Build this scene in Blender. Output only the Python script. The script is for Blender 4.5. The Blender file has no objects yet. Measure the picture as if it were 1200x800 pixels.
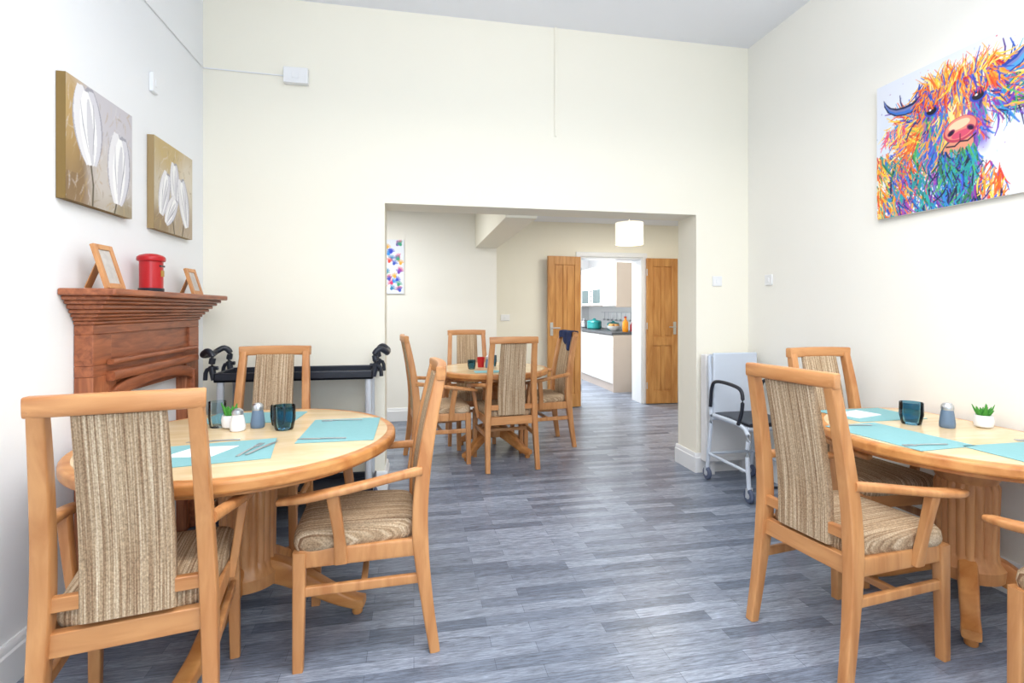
import bpy, math, random
import numpy as np
from mathutils import Vector, Matrix
random.seed(7); rng=np.random.RandomState(5)
S=bpy.context.scene
S.view_settings.view_transform='Standard'
D=math.radians

def lin(r,g,b):
    def f(c):
        c/=255.0
        return c/12.92 if c<=0.04045 else ((c+0.055)/1.055)**2.4
    return (f(r),f(g),f(b),1.0)

# ---------------------------------------------------------------- materials
def newmat(name):
    m=bpy.data.materials.new(name); m.use_nodes=True
    nt=m.node_tree; b=nt.nodes['Principled BSDF']
    return m,nt,b
def plain(name,col,rough=0.5,metal=0.0,var=0.0,scale=6,bump=0.0,trans=0.0,emit=0.0,ior=1.45,spec=0.5,alpha=1.0):
    m,nt,b=newmat(name)
    b.inputs['Base Color'].default_value=col
    b.inputs['Roughness'].default_value=rough
    b.inputs['Metallic'].default_value=metal
    b.inputs['IOR'].default_value=ior
    b.inputs['Specular IOR Level'].default_value=spec
    b.inputs['Alpha'].default_value=alpha
    if trans: b.inputs['Transmission Weight'].default_value=trans
    if emit:
        b.inputs['Emission Color'].default_value=col; b.inputs['Emission Strength'].default_value=emit
    tc=nt.nodes.new('ShaderNodeTexCoord'); n=nt.nodes.new('ShaderNodeTexNoise')
    n.inputs['Scale'].default_value=scale; n.inputs['Detail'].default_value=4
    nt.links.new(tc.outputs['Object'],n.inputs['Vector'])
    if var:
        mx=nt.nodes.new('ShaderNodeMix'); mx.data_type='RGBA'
        mx.inputs[6].default_value=tuple(c*(1-var) for c in col[:3])+(1,)
        mx.inputs[7].default_value=tuple(min(1,c*(1+var)) for c in col[:3])+(1,)
        nt.links.new(n.outputs['Fac'],mx.inputs[0]); nt.links.new(mx.outputs[2],b.inputs['Base Color'])
    if bump:
        bp=nt.nodes.new('ShaderNodeBump'); bp.inputs['Strength'].default_value=bump; bp.inputs['Distance'].default_value=0.002
        nt.links.new(n.outputs['Fac'],bp.inputs['Height']); nt.links.new(bp.outputs['Normal'],b.inputs['Normal'])
    return m
def glassmat(name,tint):
    """thin tinted glass: tinted transparency with fresnel gloss on top"""
    m=bpy.data.materials.new(name); m.use_nodes=True; nt=m.node_tree
    nt.nodes.remove(nt.nodes['Principled BSDF']); out=nt.nodes['Material Output']
    t=nt.nodes.new('ShaderNodeBsdfTransparent'); t.inputs['Color'].default_value=tint
    g=nt.nodes.new('ShaderNodeBsdfGlossy'); g.inputs['Roughness'].default_value=.04; g.inputs['Color'].default_value=(.9,.95,1,1)
    lw=nt.nodes.new('ShaderNodeLayerWeight'); lw.inputs['Blend'].default_value=.28
    mx=nt.nodes.new('ShaderNodeMixShader')
    nt.links.new(lw.outputs['Fresnel'],mx.inputs[0]); nt.links.new(t.outputs[0],mx.inputs[1]); nt.links.new(g.outputs[0],mx.inputs[2])
    nt.links.new(mx.outputs[0],out.inputs['Surface'])
    return m
def wood(name,c1,c2,sc=(3,3,30),rough=0.38,grain=1.0):
    m,nt,b=newmat(name)
    tc=nt.nodes.new('ShaderNodeTexCoord'); mp=nt.nodes.new('ShaderNodeMapping')
    mp.inputs['Scale'].default_value=sc
    n=nt.nodes.new('ShaderNodeTexNoise'); n.inputs['Scale'].default_value=1.6; n.inputs['Detail'].default_value=7; n.inputs['Distortion'].default_value=0.6
    cr=nt.nodes.new('ShaderNodeValToRGB')
    cr.color_ramp.elements[0].position=0.32; cr.color_ramp.elements[0].color=c2
    cr.color_ramp.elements[1].position=0.66; cr.color_ramp.elements[1].color=c1
    nt.links.new(tc.outputs['Object'],mp.inputs['Vector']); nt.links.new(mp.outputs[0],n.inputs['Vector'])
    nt.links.new(n.outputs['Fac'],cr.inputs['Fac']); nt.links.new(cr.outputs[0],b.inputs['Base Color'])
    b.inputs['Roughness'].default_value=rough
    return m
def fabric(name):
    m,nt,b=newmat(name)
    tc=nt.nodes.new('ShaderNodeTexCoord'); mp=nt.nodes.new('ShaderNodeMapping')
    mp.inputs['Scale'].default_value=(170,1.6,1.6)
    n=nt.nodes.new('ShaderNodeTexNoise'); n.inputs['Scale'].default_value=1.5; n.inputs['Detail'].default_value=2
    cr=nt.nodes.new('ShaderNodeValToRGB'); e=cr.color_ramp.elements
    e[0].position=0.28; e[0].color=lin(132,102,78)
    e[1].position=0.72; e[1].color=lin(214,194,166)
    x=e.new(0.48); x.color=lin(174,148,118)
    mp2=nt.nodes.new('ShaderNodeMapping'); mp2.inputs['Scale'].default_value=(240,170,170)
    n2=nt.nodes.new('ShaderNodeTexNoise'); n2.inputs['Scale'].default_value=1.0
    mx=nt.nodes.new('ShaderNodeMix'); mx.data_type='RGBA'; mx.blend_type='OVERLAY'; mx.inputs[0].default_value=0.75
    L=nt.links
    L.new(tc.outputs['Object'],mp.inputs['Vector']); L.new(mp.outputs[0],n.inputs['Vector'])
    L.new(tc.outputs['Object'],mp2.inputs['Vector']); L.new(mp2.outputs[0],n2.inputs['Vector'])
    L.new(n.outputs['Fac'],cr.inputs['Fac']); L.new(cr.outputs[0],mx.inputs[6]); L.new(n2.outputs['Fac'],mx.inputs[7])
    L.new(mx.outputs[2],b.inputs['Base Color'])
    bp=nt.nodes.new('ShaderNodeBump'); bp.inputs['Strength'].default_value=0.4; bp.inputs['Distance'].default_value=0.002
    L.new(n.outputs['Fac'],bp.inputs['Height']); L.new(bp.outputs['Normal'],b.inputs['Normal'])
    b.inputs['Roughness'].default_value=0.95; b.inputs['Specular IOR Level'].default_value=0.1
    return m
def floor_mat():
    m,nt,b=newmat('grey_vinyl_planks'); L=nt.links; N=nt.nodes.new
    tc=N('ShaderNodeTexCoord')
    br=N('ShaderNodeTexBrick'); br.offset=0.37; br.offset_frequency=2; br.squash=1
    br.inputs['Scale'].default_value=1.0; br.inputs['Brick Width'].default_value=0.46; br.inputs['Row Height'].default_value=0.064
    br.inputs['Mortar Size'].default_value=0.0009; br.inputs['Mortar Smooth'].default_value=0.2; br.inputs['Bias'].default_value=0.0
    br.inputs['Color1'].default_value=lin(97,107,124); br.inputs['Color2'].default_value=lin(145,154,170); br.inputs['Mortar'].default_value=lin(76,85,101)
    L.new(tc.outputs['Object'],br.inputs['Vector'])
    def nz(sc,det,dist,p0,p1,lo,hi):
        mp=N('ShaderNodeMapping'); mp.inputs['Scale'].default_value=sc
        n=N('ShaderNodeTexNoise'); n.inputs['Scale'].default_value=1.5; n.inputs['Detail'].default_value=det; n.inputs['Roughness'].default_value=0.7; n.inputs['Distortion'].default_value=dist
        L.new(tc.outputs['Object'],mp.inputs['Vector']); L.new(mp.outputs[0],n.inputs['Vector'])
        cr=N('ShaderNodeValToRGB'); cr.color_ramp.elements[0].position=p0; cr.color_ramp.elements[0].color=(lo,lo,lo,1)
        cr.color_ramp.elements[1].position=p1; cr.color_ramp.elements[1].color=(hi,hi,hi,1)
        L.new(n.outputs['Fac'],cr.inputs['Fac']); return cr
    c1=nz((5,60,1),8,1.5,.33,.67,.20,.80); c2=nz((14,150,1),4,.3,.3,.7,.28,.72)
    mx=N('ShaderNodeMix'); mx.data_type='RGBA'; mx.blend_type='OVERLAY'; mx.inputs[0].default_value=0.85
    L.new(br.outputs['Color'],mx.inputs[6]); L.new(c1.outputs[0],mx.inputs[7])
    m2=N('ShaderNodeMix'); m2.data_type='RGBA'; m2.blend_type='OVERLAY'; m2.inputs[0].default_value=0.6
    L.new(mx.outputs[2],m2.inputs[6]); L.new(c2.outputs[0],m2.inputs[7]); L.new(m2.outputs[2],b.inputs['Base Color'])
    b.inputs['Roughness'].default_value=0.30; b.inputs['Specular IOR Level'].default_value=0.5
    return m
def vcol_mat(name,rough=0.6):
    m,nt,b=newmat(name)
    a=nt.nodes.new('ShaderNodeVertexColor'); a.layer_name='Col'
    nt.links.new(a.outputs['Color'],b.inputs['Base Color']); b.inputs['Roughness'].default_value=rough
    return m

M={}
M['cream']=plain('cream_wall_paint',lin(250,245,229),0.85,var=0.012,scale=2,bump=0.03)
M['rightw']=plain('offwhite_wall_paint',lin(248,245,236),0.85,var=0.012,scale=2,bump=0.03)
M['leftw']=plain('window_tinted_white_paint',lin(244,245,246),0.85,var=0.012,scale=2,bump=0.03)  # cool window light on the left wall is put into this white
M['ceil']=plain('ceiling_paint',lin(245,246,250),0.9,var=0.01,scale=2)
M['trim']=plain('white_gloss_trim',lin(242,243,244),0.35,var=0.01)
M['beech']=wood('beech_wood',lin(210,152,98),lin(182,120,70),(14,14,2.2))
M['beech_h']=wood('beech_wood_crossgrain',lin(210,152,98),lin(182,120,70),(2.2,14,14))
M['tablewood']=wood('table_wood',lin(212,150,88),lin(182,114,58),(4,10,10))
M['tabletop']=wood('table_veneer',lin(238,214,174),lin(224,194,148),(2,9,2),rough=0.2)
M['mantel']=wood('mahogany_mantel',lin(172,102,66),lin(130,72,46),(30,4,30),rough=0.4)
M['mantel_v']=wood('mahogany_mantel_vertical',lin(180,110,72),lin(138,78,50),(30,30,3),rough=0.4)
M['oak']=wood('oak_door',lin(208,152,88),lin(178,118,60),(12,12,1.6),rough=0.4)
M['fabric']=fabric('striped_upholstery')
M['floor']=floor_mat()
M['teal']=plain('teal_placemat',lin(134,184,188),0.8,var=0.06,scale=60,bump=0.1)
M['white']=plain('white_plastic',lin(242,242,242),0.4,var=0.01)
M['cabw']=plain('cabinet_white',lin(238,236,232),0.3,var=0.01)
M['cabend']=plain('cabinet_end_panel',lin(200,184,172),0.4,var=0.03)
M['black']=plain('black_plastic',lin(38,42,52),0.35,var=0.1)
M['dark']=plain('dark_grey_worktop',lin(70,72,76),0.3,var=0.1,scale=40)
M['steel']=plain('brushed_steel',lin(200,203,208),0.28,metal=0.9,var=0.03)
M['silver']=plain('silver_paint',lin(205,210,216),0.35,metal=0.3,var=0.03)
M['bluegrey']=plain('pale_grey_plastic',lin(210,219,231),0.45,var=0.02)
M['red']=plain('red_enamel',lin(186,28,34),0.3,var=0.05)
M['gold']=plain('gold_mark',lin(190,150,70),0.4,metal=0.7,var=0.05)
M['glass']=glassmat('blue_glass',(.40,.62,.72,1))
M['clear']=glassmat('clear_glass',(.84,.90,.92,1))
M['pepper']=plain('blue_grey_ceramic',lin(104,126,150),0.4,var=0.05)
M['green']=plain('succulent_green',lin(70,150,56),0.6,var=0.2,scale=40)
M['navy']=plain('navy_cloth',lin(36,48,84),0.9,var=0.2,scale=25,bump=0.3)
M['paper']=plain('paper_white',lin(245,245,248),0.8,var=0.01)
M['photo']=plain('photo_print',lin(196,190,184),0.5,var=0.3,scale=30)
M['shade']=plain('lamp_shade',lin(255,246,226),0.7,var=0.01,emit=.9)
M['tealpot']=plain('teal_enamel',lin(40,140,140),0.3,var=0.05)
M['orange']=plain('orange_juice',lin(240,150,30),0.3,var=0.05)
M['bread']=plain('bread_crust',lin(190,140,80),0.7,var=0.2,scale=30)
M['vcol']=vcol_mat('painted_canvas')
M['rubber']=plain('grey_rubber',lin(90,100,125),0.6,var=0.05)
M['ovenglass']=plain('oven_glass',lin(66,84,84),0.12,var=0.1)

# ---------------------------------------------------------------- mesh builder
class MB:
    def __init__(s): s.v=[]; s.f=[]
    def box(s,x0,x1,y0,y1,z0,z1,mat=None):
        b=len(s.v)
        p=[(x0,y0,z0),(x1,y0,z0),(x1,y1,z0),(x0,y1,z0),(x0,y0,z1),(x1,y0,z1),(x1,y1,z1),(x0,y1,z1)]
        if mat is not None: p=[tuple(mat@Vector(q)) for q in p]
        s.v+=p
        s.f+=[tuple(b+i for i in q) for q in [(0,3,2,1),(4,5,6,7),(0,1,5,4),(1,2,6,5),(2,3,7,6),(3,0,4,7)]]
        return s
    def sweep(s,pts,ws,hs,up=(0,0,1),n=12,p=2.0,cap=True,smooth=0,closed=False):
        P=[Vector(q) for q in pts]; m=len(P)
        if not hasattr(ws,'__len__'): ws=[ws]*m
        if not hasattr(hs,'__len__'): hs=[hs]*m
        if smooth:
            Q=[];W=[];H=[]
            seg=m if closed else m-1
            for i in range(seg):
                g=lambda k:(P[k%m] if closed else P[max(0,min(m-1,k))])
                a,b_,c,d=g(i-1),g(i),g(i+1),g(i+2)
                for k in range(smooth):
                    t=k/smooth
                    Q.append(0.5*((2*b_)+(c-a)*t+(2*a-5*b_+4*c-d)*t*t+(3*b_-a-3*c+d)*t**3))
                    j=(i+1)%m
                    W.append(ws[i]*(1-t)+ws[j]*t); H.append(hs[i]*(1-t)+hs[j]*t)
            if not closed: Q.append(P[-1]);W.append(ws[-1]);H.append(hs[-1])
            P,ws,hs=Q,W,H; m=len(P)
        up=Vector(up); base=len(s.v)
        for i in range(m):
            if closed: t=(P[(i+1)%m]-P[i-1]).normalized()
            else: t=(P[min(m-1,i+1)]-P[max(0,i-1)]).normalized()
            sd=t.cross(up)
            if sd.length<1e-4: sd=t.cross(Vector((0,1,0.01)))
            sd.normalize(); u2=sd.cross(t).normalized()
            for k in range(n):
                a=2*math.pi*(k+0.5)/n; c,sn=math.cos(a),math.sin(a)
                cx=math.copysign(abs(c)**(2/p),c); sx=math.copysign(abs(sn)**(2/p),sn)
                s.v.append(tuple(P[i]+sd*cx*ws[i]+u2*sx*hs[i]))
        for i in range(m if closed else m-1):
            j=(i+1)%m
            for k in range(n):
                k2=(k+1)%n
                s.f.append((base+i*n+k,base+i*n+k2,base+j*n+k2,base+j*n+k))
        if cap and not closed:
            s.f.append(tuple(base+k for k in reversed(range(n))))
            s.f.append(tuple(base+(m-1)*n+k for k in range(n)))
        return s
    def tube(s,pts,r,n=10,smooth=0,closed=False,up=(0,0,1)):
        return s.sweep(pts,r,r,up,n,2.0,True,smooth,closed)
    def lathe(s,prof,c=(0,0,0),n=24,rot=None):
        base=len(s.v); m=len(prof)
        for r,z in prof:
            for k in range(n):
                a=2*math.pi*k/n; q=Vector((max(r,1e-5)*math.cos(a),max(r,1e-5)*math.sin(a),z))
                if rot is not None: q=rot@q
                s.v.append((q.x+c[0],q.y+c[1],q.z+c[2]))
        for i in range(m-1):
            for k in range(n):
                k2=(k+1)%n
                s.f.append((base+i*n+k,base+i*n+k2,base+(i+1)*n+k2,base+(i+1)*n+k))
        if prof[0][0]>1e-4: s.f.append(tuple(base+k for k in reversed(range(n))))
        if prof[-1][0]>1e-4: s.f.append(tuple(base+(m-1)*n+k for k in range(n)))
        return s
    def prism(s,poly,z0,z1):
        b=len(s.v); n=len(poly)
        s.v+=[(x,y,z0) for x,y in poly]+[(x,y,z1) for x,y in poly]
        s.f.append(tuple(b+i for i in reversed(range(n)))); s.f.append(tuple(b+n+i for i in range(n)))
        for i in range(n):
            j=(i+1)%n; s.f.append((b+i,b+j,b+n+j,b+n+i))
        return s
    def mesh(s,name,mat,smooth=True,ang=35):
        me=bpy.data.meshes.new(name); me.from_pydata(s.v,[],s.f); me.validate(); me.update()
        import bmesh
        bm=bmesh.new(); bm.from_mesh(me); bmesh.ops.recalc_face_normals(bm,faces=bm.faces); bm.to_mesh(me); bm.free()
        if smooth:
            me.shade_smooth(); me.set_sharp_from_angle(angle=D(ang))
        me.materials.append(mat); return me
def put(name,me,parent=None,loc=(0,0,0),rot=0,bevel=0,seg=2):
    o=bpy.data.objects.new(name,me); S.collection.objects.link(o)
    o.location=loc
    if hasattr(rot,'__len__'): o.rotation_euler=rot
    else: o.rotation_euler=(0,0,rot)
    if parent: o.parent=parent
    if bevel:
        b=o.modifiers.new('bevel','BEVEL'); b.width=bevel; b.segments=seg; b.limit_method='ANGLE'; b.angle_limit=D(40)
    return o
def empty(name,loc=(0,0,0),rot=0):
    e=bpy.data.objects.new(name,None); S.collection.objects.link(e); e.location=loc
    e.rotation_euler=rot if hasattr(rot,'__len__') else (0,0,rot); e.empty_display_size=0.1
    return e
def mk(mb,name,mat,parent=None,loc=(0,0,0),rot=0,bevel=0,seg=2,ang=35):
    return put(name,mb.mesh(name,M[mat],ang=ang),parent,loc,rot,bevel,seg)

# ---------------------------------------------------------------- room shell
XL,XR,YB,YF,ZC=-1.358,2.636,3.68,-2.3,3.37
YB2=3.96; OX0,OX1,OZ=-0.20,2.18,2.02
T=0.12
X2L,X2R,Z2=-2.6,4.3,2.42
YD,YD2=6.487,6.787; DX0,DX1,DZ=2.162,3.045,1.975
YN=6.0; XN=0.963
mk(MB().box(-2.8,5.2,YF-0.2,10.5,-0.1,0),'floor','floor')
mk(MB().box(XL-T,XR+T,YF-T,YB,ZC,ZC+0.1),'ceiling','ceil')
mk(MB().box(XL-T,XL,YF-T,YB,0,ZC),'wall_left','leftw')
mk(MB().box(XR,XR+T,YF-T,YB,0,ZC),'wall_right','rightw')
w=MB(); w.box(X2L,OX0,YB,YB2,0,ZC+.1); w.box(OX1,X2R,YB,YB2,0,ZC+.1); w.box(OX0,OX1,YB,YB2,OZ,ZC+.1)
mk(w,'wall_back','cream')
w=MB(); wx0,wx1,wz0,wz1=-0.3,1.7,0.9,2.6
w.box(XL,wx0,YF-T,YF,0,ZC); w.box(wx1,XR,YF-T,YF,0,ZC); w.box(wx0,wx1,YF-T,YF,0,wz0); w.box(wx0,wx1,YF-T,YF,wz1,ZC)
mk(w,'wall_rear','cream')
w=MB()
for x in (wx0,0.67,wx1-.06): w.box(x,x+.06,YF-.09,YF-.03,wz0,wz1)
for z in (wz0,1.75,wz1-.06): w.box(wx0,wx1,YF-.085,YF-.035,z,z+.06)
mk(w,'window_1','trim')
w=MB(); w.box(X2L,XN,YN,YD2,0,Z2)
mk(w,'wall_hall_left','rightw')
w=MB(); w.box(XN,DX0,YD,YD2,0,Z2); w.box(DX1,X2R,YD,YD2,0,Z2); w.box(DX0,DX1,YD,YD2,DZ,Z2)
mk(w,'wall_hall_back','cream')
mk(MB().box(X2L-T,X2L,YB,YD2,0,Z2),'wall_hall_side_left','cream')
mk(MB().box(X2R,X2R+T,YB,YD2,0,Z2),'wall_hall_side_right','cream')
mk(MB().box(X2L-T,X2R+T,YB2,YD2,Z2,Z2+.1),'ceiling_hall','ceil')
mk(MB().box(0.709,0.963,YB2,YN,2.0,Z2),'ceiling_beam','cream',bevel=.004)
mk(MB().box(1.3,1.4,YD2,10.4,0,2.5),'wall_kitchen_left','leftw')
mk(MB().box(3.62,3.72,YD2,10.4,0,2.5),'wall_kitchen_right','leftw')
mk(MB().box(1.3,3.72,10.3,10.4,0,2.5),'wall_kitchen_back','leftw')
mk(MB().box(1.3,3.72,YD2,10.4,2.5,2.6),'ceiling_kitchen','ceil')

def skirt(name,p0,p1,out,h=0.15,t=0.02):
    b=MB()
    prof=[(0,0),(t,0),(t,h-.035),(t*.7,h-.028),(t*.7,h-.012),(t*.35,h),(0,h)]
    for (x,y) in (p0,p1):
        for d,z in prof: b.v.append((x+out[0]*d,y+out[1]*d,z))
    n=len(prof)
    b.f.append(tuple(range(n))); b.f.append(tuple(n+i for i in range(n)))
    for i in range(n): j=(i+1)%n; b.f.append((i,j,n+j,n+i))
    return mk(b,name,'trim')
skirt('baseboard_left',(XL,YF),(XL,2.37),(1,0))
skirt('baseboard_right',(XR,YF),(XR,YB),(-1,0))
skirt('baseboard_back_left',(XL,YB),(OX0+.02,YB),(0,-1))
skirt('baseboard_back_right',(OX1-.02,YB),(XR-.02,YB),(0,-1))
skirt('baseboard_reveal_right',(OX1,YB),(OX1,YB2+.02),(-1,0))
skirt('baseboard_reveal_left',(OX0,YB),(OX0,YB2+.02),(1,0))
skirt('baseboard_hall_left',(X2L,YN),(XN+.02,YN),(0,-1))
skirt('baseboard_hall_return',(XN,YN),(XN,YD),(1,0))
skirt('baseboard_hall_back_left',(XN+.02,YD),(1.70,YD),(0,-1))
skirt('baseboard_hall_back_right',(3.56,YD),(X2R,YD),(0,-1))
w=MB()
w.box(DX0-.06,DX0,YD-.018,YD,0,DZ+.06); w.box(DX1,DX1+.06,YD-.018,YD,0,DZ+.06); w.box(DX0,DX1,YD-.018,YD,DZ,DZ+.06)
w.box(DX0,DX0+.02,YD,YD2,0,DZ); w.box(DX1-.02,DX1,YD,YD2,0,DZ); w.box(DX0+.02,DX1-.02,YD,YD2,DZ-.02,DZ)
mk(w,'trim_doorframe','trim',bevel=.003)

# ---------------------------------------------------------------- doors
def door(name,hinge,ang,sgn,W=0.455,H=1.955):
    e=empty(name,(hinge[0],hinge[1],0.008),ang)
    x=lambda a:a*sgn
    def bx(b,a0,a1,y0,y1,z0,z1):
        a,c=sorted((x(a0),x(a1))); b.box(a,c,y0,y1,z0,z1)
    b=MB(); st=.085
    bx(b,0,st,0,.04,0,H); bx(b,W-st,W,0,.04,0,H)
    zs=[(0,.17),(.78,.90),(H-.11,H)]
    for z0,z1 in zs: bx(b,st,W-st,0,.04,z0,z1)
    bx(b,W/2-.02,W/2+.02,0.002,.038,.17,.78); bx(b,W/2-.02,W/2+.02,0.002,.038,.90,H-.11)
    mk(b,'stiles_and_rails','oak',e,bevel=.003)
    b=MB()
    for a0,a1 in ((st,W/2-.02),(W/2+.02,W-st)):
        for z0,z1 in ((.17,.78),(.90,H-.11)):
            bx(b,a0,a1,.012,.028,z0,z1); bx(b,a0+.018,a1-.018,.006,.034,z0+.02,z1-.02)
    mk(b,'panels','oak',e,bevel=.003)
    b=MB(); bx(b,W-.065,W-.025,-.006,0,.93,1.10)
    hx=x(W-.045); b.tube([(hx,0,1.03),(hx,-.045,1.03),(hx-sgn*.10,-.05,1.03)],.008,8)
    mk(b,'lever_handle','steel',e,bevel=.002)
    b=MB()
    for z in (.2,1.0,1.72): b.lathe([(.007,z),(.007,z+.09)],(0,-.004,0),10)
    mk(b,'hinges','steel',e)
door('door_1',(DX0-.02,YD-.09),D(6),-1)
door('door_2',(DX1+.03,YD-.075),D(-2),1,W=.44)

# ---------------------------------------------------------------- chairs
CH={}
def chair_meshes():
    b=MB()
    for s in (-1,1):
        b.sweep([(s*.205,-.275,0),(s*.200,-.245,.2),(s*.193,-.222,.42),(s*.186,-.228,.62),(s*.178,-.262,.85),(s*.171,-.30,1.03)],
                [.018,.020,.023,.022,.021,.019],[.019,.023,.03,.028,.024,.02],up=(0,1,0),n=16,p=7,smooth=4)
        b.sweep([(s*.21,.205,0),(s*.205,.20,.42)],[.017,.021],[.018,.023],up=(0,1,0),n=16,p=7)
    CH['posts']=b.mesh('legs_and_posts',M['beech'])
    b=MB()
    b.sweep([(-.196,-.298,1.035),(-.1,-.312,1.037),(0,-.317,1.038),(.1,-.312,1.037),(.196,-.298,1.035)],.018,.027,n=16,p=6,smooth=4)
    b.box(-.18,.18,-.235,-.205,.36,.425); b.box(-.19,.19,.19,.218,.36,.425)
    for z in (.50,): b.box(-.18,.18,-.237,-.215,z-.02,z+.02)
    b.box(-.195,.195,-.03,-.008,.262,.288)
    CH['rails']=b.mesh('cross_rails',M['beech_h'])
    b=MB()
    for s in (-1,1):
        b.sweep([(s*.193,-.22,.392),(s*.205,.2,.392)],.012,.032,n=16,p=7)
        b.sweep([(s*.197,-.24,.275),(s*.206,.2,.275)],.010,.017,n=16,p=7)
    CH['side']=b.mesh('side_rails',M['beech'])
    b=MB()
    for s in (-1,1):
        b.sweep([(s*.198,-.225,.675),(s*.224,-.14,.668),(s*.25,-.03,.655),(s*.262,.08,.640),(s*.258,.18,.625),(s*.238,.262,.612)],
                [.016,.018,.022,.027,.030,.022],[.017,.015,.014,.014,.014,.011],n=16,p=3.5,smooth=5)
        b.sweep([(s*.214,.06,.37),(s*.232,.065,.48),(s*.252,.085,.632)],[.015,.014,.017],[.024,.019,.022],up=(0,1,0),n=14,p=5,smooth=4)
    CH['arms']=b.mesh('arms',M['beech'])
    b=MB()
    b.sweep([(0,-.222,.44),(0,-.226,.62),(0,-.258,.82),(0,-.300,1.012)],[.112,.11,.106,.103],[.02,.021,.021,.018],up=(0,1,0),n=28,p=7,smooth=4)
    CH['panel']=b.mesh('back_panel',M['fabric'])
    b=MB(); n=40; rings=[(.0,.415,.93),(.0,.42,.985),(.0,.44,1.0),(.0,.465,.985),(.0,.482,.93),(.0,.490,.80),(.0,.493,.5)]
    for _,z,k in rings:
        for i in range(n):
            a=2*math.pi*i/n; c,s_=math.cos(a),math.sin(a)
            y=math.copysign(abs(s_)**(2/7),s_); x=math.copysign(abs(c)**(2/7),c)
            hw=.206+.022*y
            b.v.append((x*hw*k,y*.222*k+.01,z))
    for r in range(len(rings)-1):
        for i in range(n):
            j=(i+1)%n; b.f.append((r*n+i,r*n+j,(r+1)*n+j,(r+1)*n+i))
    b.f.append(tuple(reversed(range(n)))); b.f.append(tuple((len(rings)-1)*n+i for i in range(n)))
    CH['seat']=b.mesh('seat',M['fabric'],ang=60)
chair_meshes()
def chair(x,y,deg):
    e=empty('dining_chair',(x,y,0),D(deg))
    put('legs_and_posts',CH['posts'],e); put('cross_rails',CH['rails'],e,bevel=.003); put('side_rails',CH['side'],e)
    put('arms',CH['arms'],e); put('back_panel',CH['panel'],e); put('seat',CH['seat'],e)
    return e
chair(-.815,1.81,11)
chair(-.205,2.14,92)
chair(-.80,2.92,180)
chair(1.672,1.725,-82)
chair(2.25,2.22,180)
chair(2.035,1.05,-2)
chair(.22,4.42,-84)
chair(.745,4.24,5)
F3=chair(1.17,4.74,96)
chair(.54,5.02,180)

# ---------------------------------------------------------------- tables
def table(x,y,R,footang,clip=None,fl=.48,colr=1.0,ndiv=72):
    e=empty('dining_table',(x,y,0))
    def outline(r,c):
        pts=[]
        for i in range(ndiv):
            a=2*math.pi*i/ndiv; px,py=r*math.cos(a),r*math.sin(a)
            if c is not None: px=min(px,c)
            pts.append((px,py))
        out=[]
        for p in pts:
            if not out or (abs(p[0]-out[-1][0])+abs(p[1]-out[-1][1]))>1e-5: out.append(p)
        return out
    mk(MB().prism(outline(R,clip),.705,.75),'table_top','tablewood',e,bevel=.012,seg=4)
    mk(MB().prism(outline(R-.035,None if clip is None else clip-.03),.7495,.7512),'veneer_inlay','tabletop',e)
    mk(MB().prism(outline(R-.05,None if clip is None else clip-.02),.685,.7051),'under_rim','tablewood',e)
    c=colr
    mk(MB().lathe([(.10*c,.60),(.125*c,.625),(.165*c,.65),(.18*c,.686)],n=32),'column_collar','tablewood',e)
    b=MB(); prof=[(.098,.14),(.125,.15),(.13,.20),(.112,.225),(.106,.25),(.108,.42),(.112,.53),(.102,.55),(.116,.575),(.116,.60),(.10,.612)]
    n=120
    for r,z in prof:
        for i in range(n):
            a=2*math.pi*i/n
            fl_=1-0.09*(1-abs(math.sin(a*10))) if .24<z<.54 else 1
            b.v.append((r*c*fl_*math.cos(a),r*c*fl_*math.sin(a),z))
    for q in range(len(prof)-1):
        for i in range(n):
            j=(i+1)%n; b.f.append((q*n+i,q*n+j,(q+1)*n+j,(q+1)*n+i))
    b.f.append(tuple(reversed(range(n)))); b.f.append(tuple((len(prof)-1)*n+i for i in range(n)))
    mk(b,'column','beech',e,ang=30)
    b=MB(); g=MB()
    for k in range(4):
        a=D(footang+90*k); ca,sa=math.cos(a),math.sin(a)
        P=[(.05,.20),(.14,.185),(.26,.13),(.37,.075),(.44,.052),(.48,.050)]
        sc=fl/.48
        b.sweep([(r*sc*ca,r*sc*sa,z) for r,z in P],[.034,.034,.032,.030,.032,.030],[.055,.050,.040,.030,.024,.018],n=16,p=5,smooth=4)
        g.lathe([(.018,0),(.022,.006),(.022,.028),(.014,.034)],((fl-.03)*ca,(fl-.03)*sa,0),14)
    mk(b,'feet','tablewood',e); mk(g,'glides','tablewood',e)
    return e
table(-.68,2.31,.60,-8)
table(2.34,1.80,.56,40,clip=.265,fl=.36)
table(.70,4.57,.50,45,fl=.40,colr=.85)

# ---------------------------------------------------------------- tableware
ZT=.7514
def placemat(x,y,w,d,deg):
    b=MB(); b.box(-w/2,w/2,-d/2,d/2,0,.003)
    return mk(b,'placemat','teal',None,(x,y,ZT),D(deg),bevel=.001)
def tumbler(x,y,r=.043,h=.105,mat='glass',z=ZT+.0005):
    b=MB(); b.lathe([(r*.78,0),(r*.84,.004),(r*1.03,h*.45),(r,h),(r-.003,h),(r*1.0-.001,h*.45),(r*.78,.012),(0,.011)],n=28)
    return mk(b,'glass_tumbler',mat,None,(x,y,z))
def shaker(x,y,mat='pepper',z=ZT+.0005):
    e=empty('pepper_shaker',(x,y,z))
    mk(MB().lathe([(.026,0),(.029,.004),(.030,.02),(.025,.06),(.022,.078)],n=24),'body',mat,e)
    mk(MB().lathe([(.023,.078),(.024,.084),(.023,.098),(.015,.108),(0,.111)],n=24),'cap','steel',e)
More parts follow.
